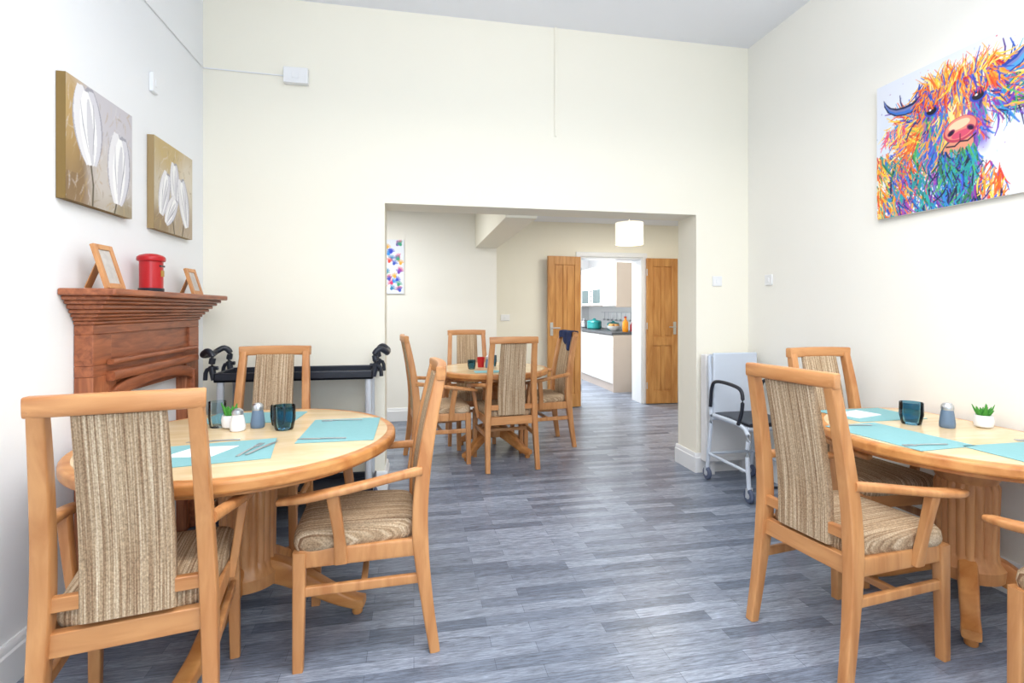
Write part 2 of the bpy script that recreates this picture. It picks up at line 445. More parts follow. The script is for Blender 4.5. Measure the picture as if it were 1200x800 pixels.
def saltshaker(x,y,z=ZT+.0005):
    e=empty('salt_shaker',(x,y,z))
    mk(MB().lathe([(.026,0),(.030,.004),(.032,.02),(.026,.055),(.022,.07)],n=24),'body','white',e)
    mk(MB().lathe([(.023,.07),(.024,.076),(.022,.088),(.012,.096),(0,.098)],n=24),'cap','steel',e)
def plant(x,y,z=ZT+.0005,s=1.0):
    e=empty('potted_succulent',(x,y,z)); e.scale=(s,s,s)
    mk(MB().lathe([(.020,0),(.030,.006),(.034,.03),(.030,.05),(.026,.05),(.026,.042),(0,.042)],n=24),'pot','white',e)
    b=MB()
    for k in range(22):
        a=k*2.4; r=.008+.016*(k%3)/2; tz=.06+.03*random.random()
        b.sweep([(0,0,.04),(math.cos(a)*r*.8,math.sin(a)*r*.8,.055),(math.cos(a)*r*1.5,math.sin(a)*r*1.5,tz+.01)],[.007,.009,.001],[.004,.005,.001],up=(0.1,0.2,1),n=8,smooth=3)
    mk(b,'leaves','green',e)
def cutlery(kind,x,y,deg,z=ZT+.0035):
    b=MB()
    if kind=='fork':
        b.sweep([(0,-.09,.002),(0,0,.004),(0,.045,.002)],[.007,.004,.005],.0014,n=10,smooth=3)
        b.box(-.011,.011,.045,.058,.001,.003)
        for i in range(4): b.box(-.011+i*.0062,-.0080+i*.0062,.058,.092,.001,.003)
    else:
        b.sweep([(0,-.09,.002),(0,0,.003),(0,.01,.002)],[.0075,.006,.007],.0018,n=10,smooth=2)
        b.sweep([(0,.01,.002),(.001,.06,.002),(.003,.105,.002)],[.008,.010,.002],.0009,n=10,smooth=3)
    return mk(b,'table_'+kind,'steel',None,(x,y,z),D(deg),bevel=.0003)
placemat(-.735,2.05,.43,.30,10); placemat(-.31,2.35,.30,.43,0); placemat(-.76,2.68,.43,.24,-4)
b=MB(); b.v=[(-.11,-.04,0),(.05,-.08,0),(.12,.05,0),(-.03,.07,0),(-.11,-.04,.003),(.05,-.08,.004),(.12,.05,.002),(-.03,.07,.004)]
b.f=[(0,3,2,1),(4,5,6,7),(0,1,5,4),(1,2,6,5),(2,3,7,6),(3,0,4,7)]
mk(b,'paper_napkin','paper',None,(-.77,2.06,ZT+.0035),D(8))
cutlery('fork',-.60,2.06,-12); cutlery('knife',-.565,2.075,-18); cutlery('knife',-.78,2.235,95,z=ZT)
cutlery('fork',-.33,2.52,88); cutlery('knife',-.36,2.18,85)
tumbler(-.56,2.40,.046); tumbler(-.865,2.50,.036,.115,'clear'); shaker(-.685,2.46); saltshaker(-.752,2.41); plant(-.80,2.475,s=1.15)
tumbler(-.61,2.50,.032,.09,'clear')
placemat(1.975,1.80,.28,.42,4); placemat(2.24,2.18,.38,.27,0); placemat(2.28,1.47,.42,.28,0)
tumbler(2.25,1.97,.046,.10); shaker(2.34,1.88); plant(2.50,1.85,s=1.1)
cutlery('fork',2.45,1.60,70,z=ZT+.0035); cutlery('knife',1.94,1.98,80); cutlery('fork',1.94,1.64,85)
b=MB(); b.box(-.09,.09,-.06,.06,0,.004); mk(b,'paper_napkin','paper',None,(2.17,2.18,ZT+.0035),D(15))
e=empty('red_cup',(.60,4.64,ZT)); mk(MB().lathe([(.028,0),(.036,.09),(.033,.09),(.026,.006),(0,.006)]),'body','red',e)
placemat(.70,4.28,.40,.14,0)
tumbler(.72,4.70,.035,.10,'glass'); tumbler(.50,4.50,.035,.08,'glass'); shaker(.66,4.58)

# navy cardigan over a chair back
b=MB(); nu,nv=20,26
top=1.067
for i in range(nu+1):
    u=i/nu; xx=-.12+.27*u
    dl=.16+.05*math.sin(u*5)+.03*math.sin(u*13); dr=.12+.06*math.cos(u*4)
    for j in range(nv+1):
        v=j/nv; tot=dl+dr+.07; sdist=v*tot
        wob=.008*math.sin(u*17+v*6)+.01
        if sdist<dl: y=-.338-wob; z=top-(dl-sdist)
        elif sdist<dl+.07: k=(sdist-dl)/.07; y=-.313-math.cos(math.pi*k)*(.027+wob); z=top+.008*math.sin(math.pi*k)
        else: y=-.283+wob; z=top-(sdist-dl-.07)
        b.v.append((xx+.01*math.sin(v*9),y-(1.067-z)*-.12,z))
for i in range(nu):
    for j in range(nv):
        a=i*(nv+1)+j; b.f.append((a,a+1,a+nv+2,a+nv+1))
o=mk(b,'navy_cardigan','navy',None,(1.17,4.74,0),D(96)); sm=o.modifiers.new('s','SOLIDIFY'); sm.thickness=.008

# ---------------------------------------------------------------- fireplace mantel
e=empty('fireplace_mantelpiece',(XL+.002,0,0)); d=.07; y0,y1=2.375,3.42
lay=[(1.215,1.232,.008),(1.232,1.246,.018),(1.246,1.262,.030),(1.262,1.280,.046),(1.280,1.300,.062),(1.300,1.316,.082),(1.316,1.334,.100)]
b=MB()
for z0,z1,o_ in lay: b.box(0,d+o_,y0-o_*.8,y1+o_*.8,z0,z1)
mk(b,'cornice_moulding','mantel',e,bevel=.006,seg=3)
mk(MB().box(0,d+.13,y0-.10,y1+.10,1.334,1.362),'shelf','mantel',e,bevel=.007,seg=3)
mk(MB().box(0,d-.014,y0+.10,y1-.10,1.04,1.18),'frieze','mantel',e)
b=MB()
b.box(0,d,y0,y1,1.175,1.2149); b.box(0,d,y0,y0+.13,1.0451,1.1749); b.box(0,d,y1-.13,y1,1.0451,1.1749)
b.box(0,d,y0,y1,1.0,1.045); mk(b,'frieze_frame','mantel',e,bevel=.003)
b=MB(); b.box(0,d-.001,y0,y0+.17,0,.9995); b.box(0,d-.001,y1-.17,y1,0,.9995)
mk(b,'jambs','mantel_v',e,bevel=.003)
b=MB(); ya,yb=y0+.12,y1-.12
b.sweep([(d+.008,ya,0.01),(d+.008,ya,.93)],.016,.022,up=(1,0,0),n=12,p=4)
b.sweep([(d+.008,yb,0.01),(d+.008,yb,.93)],.016,.022,up=(1,0,0),n=12,p=4)
b.sweep([(d+.012,ya-.03,.995),(d+.012,yb+.03,.995)],.022,.022,n=12,p=4)
b.sweep([(d+.016,ya-.03,1.055),(d+.016,yb+.03,1.055)],.014,.012,n=12,p=4)
arc=[(d+.006,ya+(yb-ya)*t,.90+.055*math.sin(math.pi*t)**.6) for t in [i/16 for i in range(17)]]
b.sweep(arc,.014,.030,n=12,p=4)
mk(b,'inner_moulding','mantel',e)
b=MB(); b.box(0,d-.012,y0+.171,y1-.171,.90,.9995); mk(b,'spandrel','mantel',e)
b=MB(); b.box(0,.015,y0+.171,y1-.171,0,.899); mk(b,'blanked_fireplace_panel','leftw',e)
ZM=1.363
def pframe(x,y,w,h,rz,tilt):
    e=empty('photo_frame',(x,y,ZM+.001),D(rz))
    R=Matrix.Rotation(D(-tilt),4,'X'); t=.022
    b=MB(); b.box(-w/2,-w/2+t,-.008,.008,0,h,R); b.box(w/2-t,w/2,-.008,.008,0,h,R); b.box(-w/2+t,w/2-t,-.0078,.0078,0,t,R); b.box(-w/2+t,w/2-t,-.0078,.0078,h-t,h,R)
    mk(b,'surround','beech',e,bevel=.002)
    b=MB(); b.box(-w/2+t,w/2-t,-.002,.006,t,h-t,R); mk(b,'picture','photo',e)
    top=R@Vector((0,.01,h*.75))
    b=MB(); b.sweep([tuple(top),(0,top.y+h*.28,.004)],.022,.003,n=8,p=4); mk(b,'easel_strut','beech',e)
pframe(-1.225,2.415,.125,.19,88,17); pframe(-1.235,3.27,.12,.155,88,17)
e=empty('red_post_box',(-1.265,2.80,ZM+.001))
mk(MB().lathe([(.052,0),(.054,.004),(.054,.016),(.048,.02)],n=36),'base','black',e)
mk(MB().lathe([(.050,.018),(.050,.148),(.058,.150),(.061,.158),(.059,.170),(.050,.178),(.025,.186),(0,.188)],n=36),'body','red',e)
b=MB(); b.box(.045,.0515,-.022,.022,.122,.130); mk(b,'slot','black',e)
b=MB(); b.box(.045,.0515,-.014,.014,.075,.105); mk(b,'collection_plate','gold',e)

# ---------------------------------------------------------------- trolley
e=empty('serving_trolley',(0,0,0)); tx0,tx1,ty0,ty1=-1.16,-.25,3.29,3.62
for nm,z in (('top_tray',.845),('middle_shelf',.47),('bottom_shelf',.12)):
    b=MB(); b.box(tx0,tx1,ty0,ty1,z,z+.018)
    b.box(tx0,tx1,ty0,ty0+.015,z,z+.055); b.box(tx0,tx1,ty1-.015,ty1,z,z+.055)
    b.box(tx0,tx0+.015,ty0,ty1,z,z+.055); b.box(tx1-.015,tx1,ty0,ty1,z,z+.055)
    mk(b,nm,'black',e,bevel=.006,seg=3)
b=MB()
for x in (tx0+.03,tx1-.03):
    for y in (ty0+.03,ty1-.03): b.sweep([(x,y,.09),(x,y,.86)],.02,.017,up=(0,1,0),n=14,p=3)
mk(b,'uprights','silver',e)
b=MB(); g=MB()
for sx,x in ((-1,tx0),(1,tx1)):
    x_=x
    b.tube([(x_,ty0+.02,.86),(x_+sx*.015,ty0+.02,.94),(x_+sx*.01,ty0+.02,1.0),(x_+sx*.04,ty0+.03,1.03),(x_+sx*.075,ty0+.06,1.01),(x_+sx*.08,ty0+.10,1.0),(x_+sx*.08,ty1-.10,1.0),(x_+sx*.075,ty1-.06,1.01),(x_+sx*.04,ty1-.03,1.03),(x_+sx*.01,ty1-.02,1.0),(x_+sx*.015,ty1-.02,.94),(x_,ty1-.02,.86)],.018,12,smooth=4)
    b.sweep([(x_-sx*.02,ty0+.02,.93),(x_+sx*.04,ty0+.02,.92),(x_+sx*.05,ty0+.02,.86)],.014,.012,n=10,smooth=3)
    b.sweep([(x_-sx*.02,ty1-.02,.93),(x_+sx*.04,ty1-.02,.92),(x_+sx*.05,ty1-.02,.86)],.014,.012,n=10,smooth=3)
    for y in (ty0+.03,ty1-.03):
        xx=x-sx*.03
        g.lathe([(0,-.012),(.035,-.012),(.04,-.006),(.04,.006),(.035,.012),(0,.012)],(xx,y,.0405),20,Matrix.Rotation(D(90),3,'X'))
        g.box(xx-.012,xx+.012,y-.02,y-.014,.03,.10); g.box(xx-.012,xx+.012,y+.014,y+.02,.03,.10); g.box(xx-.012,xx+.012,y-.02,y+.02,.085,.10)
mk(b,'handles','black',e); mk(g,'castors','rubber',e)

# ---------------------------------------------------------------- commode chair + heater
e=empty('storage_heater',(0,0,0))
mk(MB().box(2.20,2.60,3.575,3.655,.10,.93),'casing','white',e,bevel=.012,seg=3)
b=MB(); b.box(2.23,2.585,3.571,3.576,.14,.86); mk(b,'front_panel','white',e,bevel=.002)
b=MB()
for i in range(10): b.box(2.26+i*.033,2.28+i*.033,3.572,3.574+.001,.875,.905)
mk(b,'grille_slots','dark',e)
b=MB(); b.box(2.25,2.29,3.60,3.64,0,.1); b.box(2.53,2.57,3.60,3.64,0,.1); mk(b,'feet','white',e)
e=empty('wheeled_commode_chair',(0,0,0)); xa,xb,ya,yb=2.17,2.54,3.04,3.48
b=MB()
for x in (xa,xb):
    b.tube([(x,ya-.02,.085),(x,ya,.30),(x,ya+.02,.48),(x,yb-.06,.50)],.0145,10,smooth=4)
    b.tube([(x,yb+.03,.085),(x,yb,.30),(x,yb-.02,.50),(x,yb,.93)],.0145,10,smooth=4)
    b.tube([(x,ya-.01,.20),(x,yb+.02,.20)],.010,8)
b.tube([(xa,yb,.93),(xb,yb,.93)],.0125,10); b.tube([(xa,yb+.01,.20),(xb,yb+.01,.20)],.01,8)
b.tube([(xa,ya+.02,.47),(xb,ya+.02,.47)],.0125,10); b.tube([(xa,yb-.03,.47),(xb,yb-.03,.47)],.0125,10)
mk(b,'tube_frame','bluegrey',e)
mk(MB().box(xa+.005,xb-.005,yb-.05,yb-.022,.50,.955),'backrest','bluegrey',e,bevel=.010,seg=3)
b=MB(); b.sweep([((xa+xb)/2,ya-.01,.508),((xa+xb)/2,yb-.06,.508)],.18,.013,n=20,p=5); mk(b,'seat_pad','black',e,ang=40)
mk(MB().box(xa+.01,xb-.01,ya-.005,yb-.06,.475,.495),'seat_board','bluegrey',e,bevel=.004)
b=MB()
for x in (xa-.018,xb+.018):
    b.tube([(x,yb-.04,.56),(x,yb-.06,.70),(x,yb-.12,.755),(x,ya+.12,.755),(x,ya+.03,.72),(x,ya+.03,.60),(x,ya+.07,.50)],.0125,12,smooth=5)
b.tube([(xa+.04,ya-.03,.46),(xa+.04,ya-.06,.30),(xa+.06,ya-.10,.14),(xb-.06,ya-.10,.14),(xb-.04,ya-.06,.30),(xb-.04,ya-.03,.46)],.009,10,smooth=4)
mk(b,'armrests','black',e)
b=MB(); g=MB()
for x in (xa,xb):
    for y in (ya-.02,yb+.03):
        g.lathe([(0,-.012),(.042,-.012),(.048,-.006),(.048,.006),(.042,.012),(0,.012)],(x,y,.0485),22,Matrix.Rotation(D(90),3,'Y'))
        b.lathe([(.020,-.014),(.020,.014)],(x,y,.0485),14,Matrix.Rotation(D(90),3,'Y'))
        b.sweep([(x-.018,y,.04),(x-.018,y+.0,.095),(x+.018,y,.095),(x+.018,y,.04)],.010,.002,up=(0,1,0),n=8,p=4)
mk(g,'castor_tyres','rubber',e); mk(b,'castor_hubs','silver',e)

# ---------------------------------------------------------------- wall fittings
def fit(name,cx,y_or_x,z,w,h,dep,face,mat='white',knob=True):
    rz={'-y':0,'+x':90,'-x':-90}[face]
    e=empty(name,(cx,y_or_x,z),D(rz))
    mk(MB().box(-w/2,w/2,-dep,0,-h/2,h/2),'back_box',mat,e,bevel=.004,seg=3)
    if knob:
        b=MB(); b.box(-w*.14,w*.14,-dep-.004,-dep,-h*.2,h*.2); mk(b,'rocker',mat,e,bevel=.0015)
fit('light_switch',2.357,YB,1.50,.08,.08,.012,'-y')
fit('light_switch',XR,3.43,1.50,.08,.08,.012,'-x')
fit('light_switch',1.153,YD,1.17,.12,.08,.012,'-y')
fit('junction_box',-.778,YB,2.846,.155,.105,.045,'-y')
fit('wall_sensor',XL,3.01,2.47,.06,.10,.02,'+x',mat='leftw')
b=MB(); b.sweep([(XL+.005,-2.0,2.87),(XL+.005,YB-.005,2.86),(-.85,YB-.005,2.85)],.004,.004,n=8,p=4)
mk(b,'trunking_cable','white')
b=MB(); b.box(1.026,1.042,YB-.012,YB,2.56,ZC); mk(b,'trunking_conduit','cream',bevel=.002)
e=empty('pendant_lamp',(2.165,4.92,-.04))
b=MB(); b.lathe([(.14,1.98),(.14,2.20),(.136,2.20),(.136,1.98),(.14,1.98)],n=40); mk(b,'drum_shade','shade',e)
b=MB(); b.lathe([(0,1.987),(.134,1.987),(.134,1.991),(0,1.991)],n=32); mk(b,'diffuser','shade',e)
b=MB(); b.tube([(0,0,2.15),(0,0,Z2+.02)],.004,8); b.lathe([(.045,Z2+.008),(.05,Z2+.039)],n=20)
for k in range(3):
    a=k*2.094; b.tube([(0,0,2.19),(.137*math.cos(a),.137*math.sin(a),2.19)],.002,6)
mk(b,'cord_and_rose','white',e)

# ---------------------------------------------------------------- pictures (vertex painted canvases)
class Img:
    def __init__(s,W,H,res,bg):
        s.W,s.H=W,H; s.nx=int(W*res); s.ny=int(H*res)
        s.X,s.Y=np.meshgrid(np.linspace(0,W,s.nx),np.linspace(0,H,s.ny))
        s.a=np.zeros((s.ny,s.nx,3))+np.array(lin(*bg)[:3]); s.px=1.0/res
    def sub(s,x0,x1,y0,y1):
        i0=max(0,int(x0/s.W*s.nx)-2); i1=max(0,min(s.nx,int(x1/s.W*s.nx)+3)); j0=max(0,int(y0/s.H*s.ny)-2); j1=max(0,min(s.ny,int(y1/s.H*s.ny)+3))
        return slice(j0,max(j0,j1)),slice(i0,max(i0,i1))
    def ell(s,cx,cy,rx,ry,c,ang=0,soft=1.0,op=1.0):
        R=max(rx,ry)*1.2+.01; sl=s.sub(cx-R,cx+R,cy-R,cy+R)
        X,Y=s.X[sl]-cx,s.Y[sl]-cy; ca,sa=math.cos(D(ang)),math.sin(D(ang))
        u=(X*ca+Y*sa)/rx; v=(-X*sa+Y*ca)/ry
        dd=(1-np.sqrt(u*u+v*v))*min(rx,ry)/(s.px*soft)+.5
        m=(np.clip(dd,0,1)*op)[...,None]; s.a[sl]=s.a[sl]*(1-m)+np.array(lin(*c)[:3])*m
    def line(s,p,w,c,op=1.0):
        col=np.array(lin(*c)[:3])
        for k in range(len(p)-1):
            (xa,ya),(xb,yb)=p[k],p[k+1]; wa=w[k] if hasattr(w,'__len__') else w; wb=w[k+1] if hasattr(w,'__len__') else w
            R=max(wa,wb)+.003; sl=s.sub(min(xa,xb)-R,max(xa,xb)+R,min(ya,yb)-R,max(ya,yb)+R)
            X,Y=s.X[sl],s.Y[sl]; dx,dy=xb-xa,yb-ya; L=dx*dx+dy*dy+1e-9
            t=np.clip(((X-xa)*dx+(Y-ya)*dy)/L,0,1)
            dist=np.hypot(X-xa-t*dx,Y-ya-t*dy); ww=wa+(wb-wa)*t
            m=(np.clip((ww-dist)/s.px+.5,0,1)*op)[...,None]; s.a[sl]=s.a[sl]*(1-m)+col*m
    def poly(s,pts,c,op=1.0):
        X,Y=s.X,s.Y; ins=np.zeros(X.shape,bool); n=len(pts)
        for i in range(n):
            (xa,ya),(xb,yb)=pts[i],pts[(i+1)%n]
            if ya==yb: continue
            cond=((ya>Y)!=(yb>Y))&(X<(xb-xa)*(Y-ya)/(yb-ya)+xa); ins^=cond
        m=(ins*op)[...,None]; s.a=s.a*(1-m)+np.array(lin(*c)[:3])*m
    def build(s,name,loc,rz,depth=.03,side=(225,225,222)):
        e=empty(name,loc,D(rz))
        nx,ny=s.nx,s.ny
        v=np.zeros((ny,nx,3)); v[...,0]=s.X; v[...,2]=-s.Y; v[...,1]=-depth
        idx=np.arange(nx*ny).reshape(ny,nx)
        f=np.stack([idx[1:,:-1],idx[1:,1:],idx[:-1,1:],idx[:-1,:-1]],-1).reshape(-1,4)
        me=bpy.data.meshes.new('painted_face'); me.from_pydata(v.reshape(-1,3).tolist(),[],f.tolist())
        ca=me.color_attributes.new('Col','FLOAT_COLOR','POINT')
        rgba=np.ones((nx*ny,4)); rgba[:,:3]=np.clip(s.a.reshape(-1,3),0,1); ca.data.foreach_set('color',rgba.ravel())
        me.materials.append(M['vcol']); put('painted_face',me,e)
        mm=plain(name+'_edge',lin(*side),.7,var=.05)
        b=MB(); b.box(0,s.W,-depth+.0006,-.002,-s.H,0); put('canvas_block',b.mesh('canvas_block',mm),e)
        return e
R=random.random; ch=random.choice; U=random.uniform
# --- highland cow painting
I=Img(1.12,.75,440,(232,236,246))
ORG=[(236,96,30),(246,150,36),(244,180,60),(220,60,40),(236,116,50)]
BLU=[(36,84,190),(26,46,120),(50,140,210),(60,100,220),(20,30,76)]
PUR=[(110,60,180),(150,50,160),(84,44,140),(170,80,180)]
GRN=[(30,150,150),(80,180,90),(50,120,80),(40,170,170)]
PNK=[(240,100,130),(226,50,90),(250,150,150)]
YEL=[(252,214,80),(250,232,150),(255,200,50)]
def st(cx,cy,ang,L,w,c,curve=.0,op=1):
    a=D(ang); pts=[]; ws=[]
    for k in range(5):
        t=k/4; pts.append((cx+math.cos(a+curve*t)*L*t,cy+math.sin(a+curve*t)*L*t)); ws.append(w*(1-.8*abs(t-.35)))
    I.line(pts,ws,c,op)
for k in range(170):
    I.ell(U(0,1.12),U(0,.75),U(.001,.005),U(.001,.005),ch(ORG+BLU+PUR+GRN+PNK),op=.75)
I.ell(.85,.42,.2,.28,(208,212,242),20,soft=40,op=.7); I.ell(.10,.30,.12,.16,(216,226,246),0,soft=40,op=.5)
for k in range(300):
    st(.66+U(-.07,.03),.22+U(-.05,.13),U(-50,75),U(.05,.17),U(.002,.006),ch(ORG+BLU+BLU+YEL+PUR+GRN),U(-.7,.7))
zones=[(.03,ORG+YEL+GRN),(.10,ORG+BLU+GRN),(.17,ORG+BLU[:3]+PUR),(.25,BLU+GRN+ORG[:2]),(.34,BLU+PUR+GRN),(.43,BLU+GRN+PUR[:1]),(.52,BLU+PUR+GRN),(.60,BLU+YEL+ORG),(.68,ORG+BLU)]
for k in range(1700):
    x=U(.0,.66); y=U(.38,.76)
    if x>.48 and y<.52+(x-.48)*.5: continue
    if x+(0.75-y)*.35>.68: continue
    zc=min(zones,key=lambda q:abs(q[0]-x+U(-.05,.05)))[1]
    st(x,y,U(55,115)+(x-.3)*50,U(.03,.11),U(.0018,.006),ch(zc),U(-.5,.5))
for k in range(400):
    a=U(120,215); st(.24+U(-.04,.04),.26+U(-.06,.14),a,U(.05,.16),U(.0018,.006),ch(ORG+ORG+YEL+PUR[:1]+BLU[:4]+GRN[:2]),U(-.6,.6))
for k in range(60): st(.10+U(-.04,.08),.28+U(-.03,.05),U(90,160),U(.04,.09),.004,ch(PNK+YEL+BLU[2:3]),U(-.5,.5))
# head
I.ell(.41,.29,.165,.17,(226,140,70),0); I.ell(.425,.42,.115,.16,(206,120,100),-8)
I.ell(.33,.38,.065,.16,(50,90,200),10,soft=12,op=.9); I.ell(.53,.37,.05,.14,(100,70,190),-12,soft=12,op=.85)
for k in range(760):
    x=U(.25,.60); y=U(.12,.54)
    if ((x-.42)/.18)**2+((y-.32)/.22)**2<1:
        if x<.34: pc=BLU[:4]+ORG[:3]+PUR[:1]+GRN[:2]
        elif x<.40: pc=ORG+YEL+GRN[:2]+BLU[2:4]
        elif x<.49: pc=ORG+YEL+YEL+[(250,232,200)]
        else: pc=ORG[:3]+PUR[:2]+BLU[:4]+GRN[:1]
        st(x,y,90+(x-.42)*-160+U(-20,20),U(.02,.06),U(.0018,.005),ch(pc),U(-.4,.4))
I.line([(.40,.20),(.41,.30),(.42,.35)],[.012,.010,.004],(252,226,150)); I.line([(.375,.20),(.365,.33)],[.008,.004],(60,110,210)); I.line([(.47,.22),(.475,.32)],[.006,.003],(60,130,200))
for k in range(330):
    x=U(.25,.61); st(x,U(.08,.17),90+(.42-x)*150+U(-25,25),U(.05,.13),U(.0018,.006),ch(ORG+YEL+[(190,30,50),(40,80,180),(120,60,170),(40,150,160),(60,110,210)]),U(-.6,.6))
for k in range(150):
    x=U(.30,.58); st(x,.14,-90+(x-.42)*220+U(-25,25),U(.05,.125),U(.0015,.0045),ch(ORG+YEL+BLU[:1]),U(-.6,.6))
# muzzle and beard
I.ell(.44,.495,.080,.075,(34,74,96),-10); I.ell(.445,.47,.072,.045,(226,150,120),-10)
for k in range(300): st(U(.35,.53),U(.47,.61),U(55,120),U(.02,.09),U(.0018,.005),ch(BLU+GRN+GRN+PUR[:1]+[(24,24,56)]),U(-.5,.5))
I.ell(.455,.385,.080,.060,(190,60,90),-8); I.ell(.455,.380,.072,.052,(240,140,120),-8); I.ell(.45,.362,.050,.022,(252,206,170),-8); I.ell(.458,.41,.045,.018,(216,80,110),-8)
for sx,an in ((.413,-35),(.503,35)): I.ell(sx,.392,.020,.013,(130,30,90),an); I.ell(sx,.394,.014,.009,(30,10,50),an)
I.line([(.455,.41),(.455,.44)],.003,(120,30,70)); I.line([(.39,.455),(.43,.462),(.455,.445),(.49,.452),(.525,.43)],.004,(40,20,50))
for ex,ey in ((.315,.245),(.535,.255)):
    I.ell(ex,ey,.038,.028,(40,70,180)); I.ell(ex,ey,.026,.020,(16,14,34)); I.ell(ex-.007,ey-.006,.006,.005,(255,255,255))
    for k in range(12): st(ex+U(-.03,.03),ey-.035,U(60,120),.03,.0022,ch([(30,30,70),(226,60,40)]),0)
def horn(p,w,c,c2):
    I.line(p,w,c); I.line([(x+.004,y+.007) for x,y in p],[q*.4 for q in w],c2); I.line([(x-.003,y-.006) for x,y in p],[q*.25 for q in w],(120,130,190))
horn([(.26,.170),(.22,.188),(.17,.190),(.12,.180),(.08,.155),(.055,.12),(.045,.09)],[.028,.027,.024,.020,.015,.009,.002],(22,32,80),(60,120,210))
horn([(.60,.18),(.645,.185),(.70,.165),(.735,.125),(.755,.075),(.75,.02)],[.030,.028,.025,.019,.012,.002],(30,64,160),(80,160,220))
for k in range(70): st(.27+U(-.03,.03),.17+U(-.03,.02),U(60,160),U(.03,.07),.004,ch(ORG+BLU[:2]),0)
for k in range(70): st(.60+U(-.03,.03),.18+U(-.03,.02),U(20,120),U(.03,.07),.004,ch(ORG+BLU[:2]),0)
I.build('highland_cow_painting',(XR,2.488,2.54),-90,.03)
# --- tulip canvases
def tulip(I,cx,cy,rx,ry,ang):
    ca,sa=math.cos(D(ang)),math.sin(D(ang))
    def loc(u,v): return (cx+u*rx*ca-v*ry*sa,cy+u*rx*sa+v*ry*ca)
    def petal(uc,wd,c,top=-1.0,op=1.0):
        L=[];Rr=[]
        for k in range(17):
            t=k/16; v=top+(1-top)*t; w=wd*math.sin(math.pi*min(1,t*.92+.04))**.65
            L.append(loc(uc*(1-.5*t)-w,v)); Rr.append(loc(uc*(1-.5*t)+w,v))
        I.poly(L+Rr[::-1],c,op)
    petal(-.25,.72,(176,172,180)); petal(.30,.70,(160,158,168)); petal(-.30,.60,(232,230,232)); petal(.38,.55,(216,214,220),-.92)
    petal(.02,.50,(246,245,244),-.88); petal(.14,.20,(196,194,202),-.7,.7)
    I.line([loc(-.35,-.6),loc(-.3,0),loc(-.1,.7)],[.001,.0035,.001],(170,168,178)); I.line([loc(.45,-.6),loc(.38,0),loc(.15,.7)],[.001,.0035,.001],(150,148,160))
I=Img(.475,.49,320,(196,188,184))
I.ell(.03,.42,.14,.3,(128,96,46),0,40,.9); I.ell(.36,.06,.26,.18,(202,198,204),0,40,.9); I.ell(.03,.12,.07,.2,(190,156,96),0,30,.9); I.ell(.40,.47,.2,.06,(150,134,96),0,25,.8); I.ell(.26,.36,.10,.12,(206,198,190),0,30,.7)
for k in range(170): st(U(0,.46),U(0,.48),U(60,120) if R()<.6 else U(0,360),U(.02,.07),U(.002,.006),ch([(178,146,90),(206,196,188),(150,130,96),(220,216,216),(190,164,120)]),.3,.25)
I.line([(.155,.30),(.175,.4),(.17,.49)],.005,(84,74,54)); I.line([(.36,.40),(.33,.49)],.005,(84,74,54))
tulip(I,.140,.165,.108,.158,-8); tulip(I,.365,.285,.100,.160,3)
I.build('tulip_canvas',(XL,2.27,2.20),90,.035,(130,104,56))
I=Img(.465,.485,320,(202,190,168))
I.ell(.2,.04,.3,.12,(196,170,116),0,40,.9); I.ell(.35,.44,.2,.12,(170,150,128),0,40,.8); I.ell(.05,.46,.14,.10,(134,106,66),0,30,.8); I.ell(.40,.14,.12,.12,(222,212,194),0,40,.8)
for k in range(170): st(U(0,.45),U(0,.47),U(60,120) if R()<.6 else U(0,360),U(.02,.07),U(.002,.006),ch([(196,170,116),(214,204,186),(160,138,100),(224,216,204),(202,176,110)]),.3,.25)
I.line([(.2,.37),(.23,.485)],.005,(80,72,48)); I.line([(.35,.40),(.33,.485)],.005,(80,72,48))
tulip(I,.235,.21,.066,.125,-4); tulip(I,.11,.28,.066,.125,16); tulip(I,.350,.29,.072,.14,-16); tulip(I,.19,.36,.060,.10,38)
I.build('tulip_canvas',(XL,2.957,2.185),90,.035,(160,136,96))
# --- hand print canvas
I=Img(.30,.615,300,(236,240,250))
hp=[(226,60,120),(50,70,210),(240,80,60),(50,140,190),(130,70,190),(50,150,230),(60,90,200),(240,180,60),(60,170,130)]
for k in range(34):
    x,y,c,a0=U(.03,.27),.03+.56*k/33+U(-.02,.02),hp[(k*4)%9],U(-60,60)
    I.ell(x,y,.016,.018,c)
    for q in range(5):
        a=D(a0-90+(-56+28*q)); I.line([(x,y),(x+.042*math.cos(a),y+.042*math.sin(a))],.0045,c)
I.build('handprint_canvas',(-.41,YN,2.07),0,.02)

# ---------------------------------------------------------------- kitchen
e=empty('kitchen_base_cabinet',(0,0,0)); kx,ky0,ky1=2.99,7.41,10.28
mk(MB().box(kx+.03,3.61,ky0+.02,ky1,.0,.88),'carcass','cabend',e)
b=MB(); h=MB()
n=5; L=(ky1-ky0-.02)/n
for i in range(n):
    y=ky0+.02+i*L
    b.box(kx+.01,kx+.03,y+.004,y+L-.004,.13,.66); b.box(kx+.01,kx+.03,y+.004,y+L-.004,.665,.87)
    h.tube([(kx-.01,y+.15,.62),(kx-.01,y+L-.15,.62)],.006,8); h.tube([(kx-.01,y+.15,.80),(kx-.01,y+L-.15,.80)],.006,8)
mk(b,'drawer_fronts','cabw',e,bevel=.003); mk(h,'handles','steel',e)
mk(MB().box(kx-.01,3.615,ky0,ky1,.88,.92),'worktop','dark',e,bevel=.004)
mk(MB().box(kx+.012,3.61,ky0,ky0+.019,0,.879),'end_panel','cabend',e)
e=empty('kitchen_wall_cabinet',(0,0,0)); ux=3.05
mk(MB().box(ux+.02,3.61,ky0+.02,ky1,1.33,1.99),'carcass','cabend',e)
mk(MB().box(ux,3.61,ky0,ky0+.019,1.31,2.0),'end_panel','cabend',e)
b=MB(); h=MB()
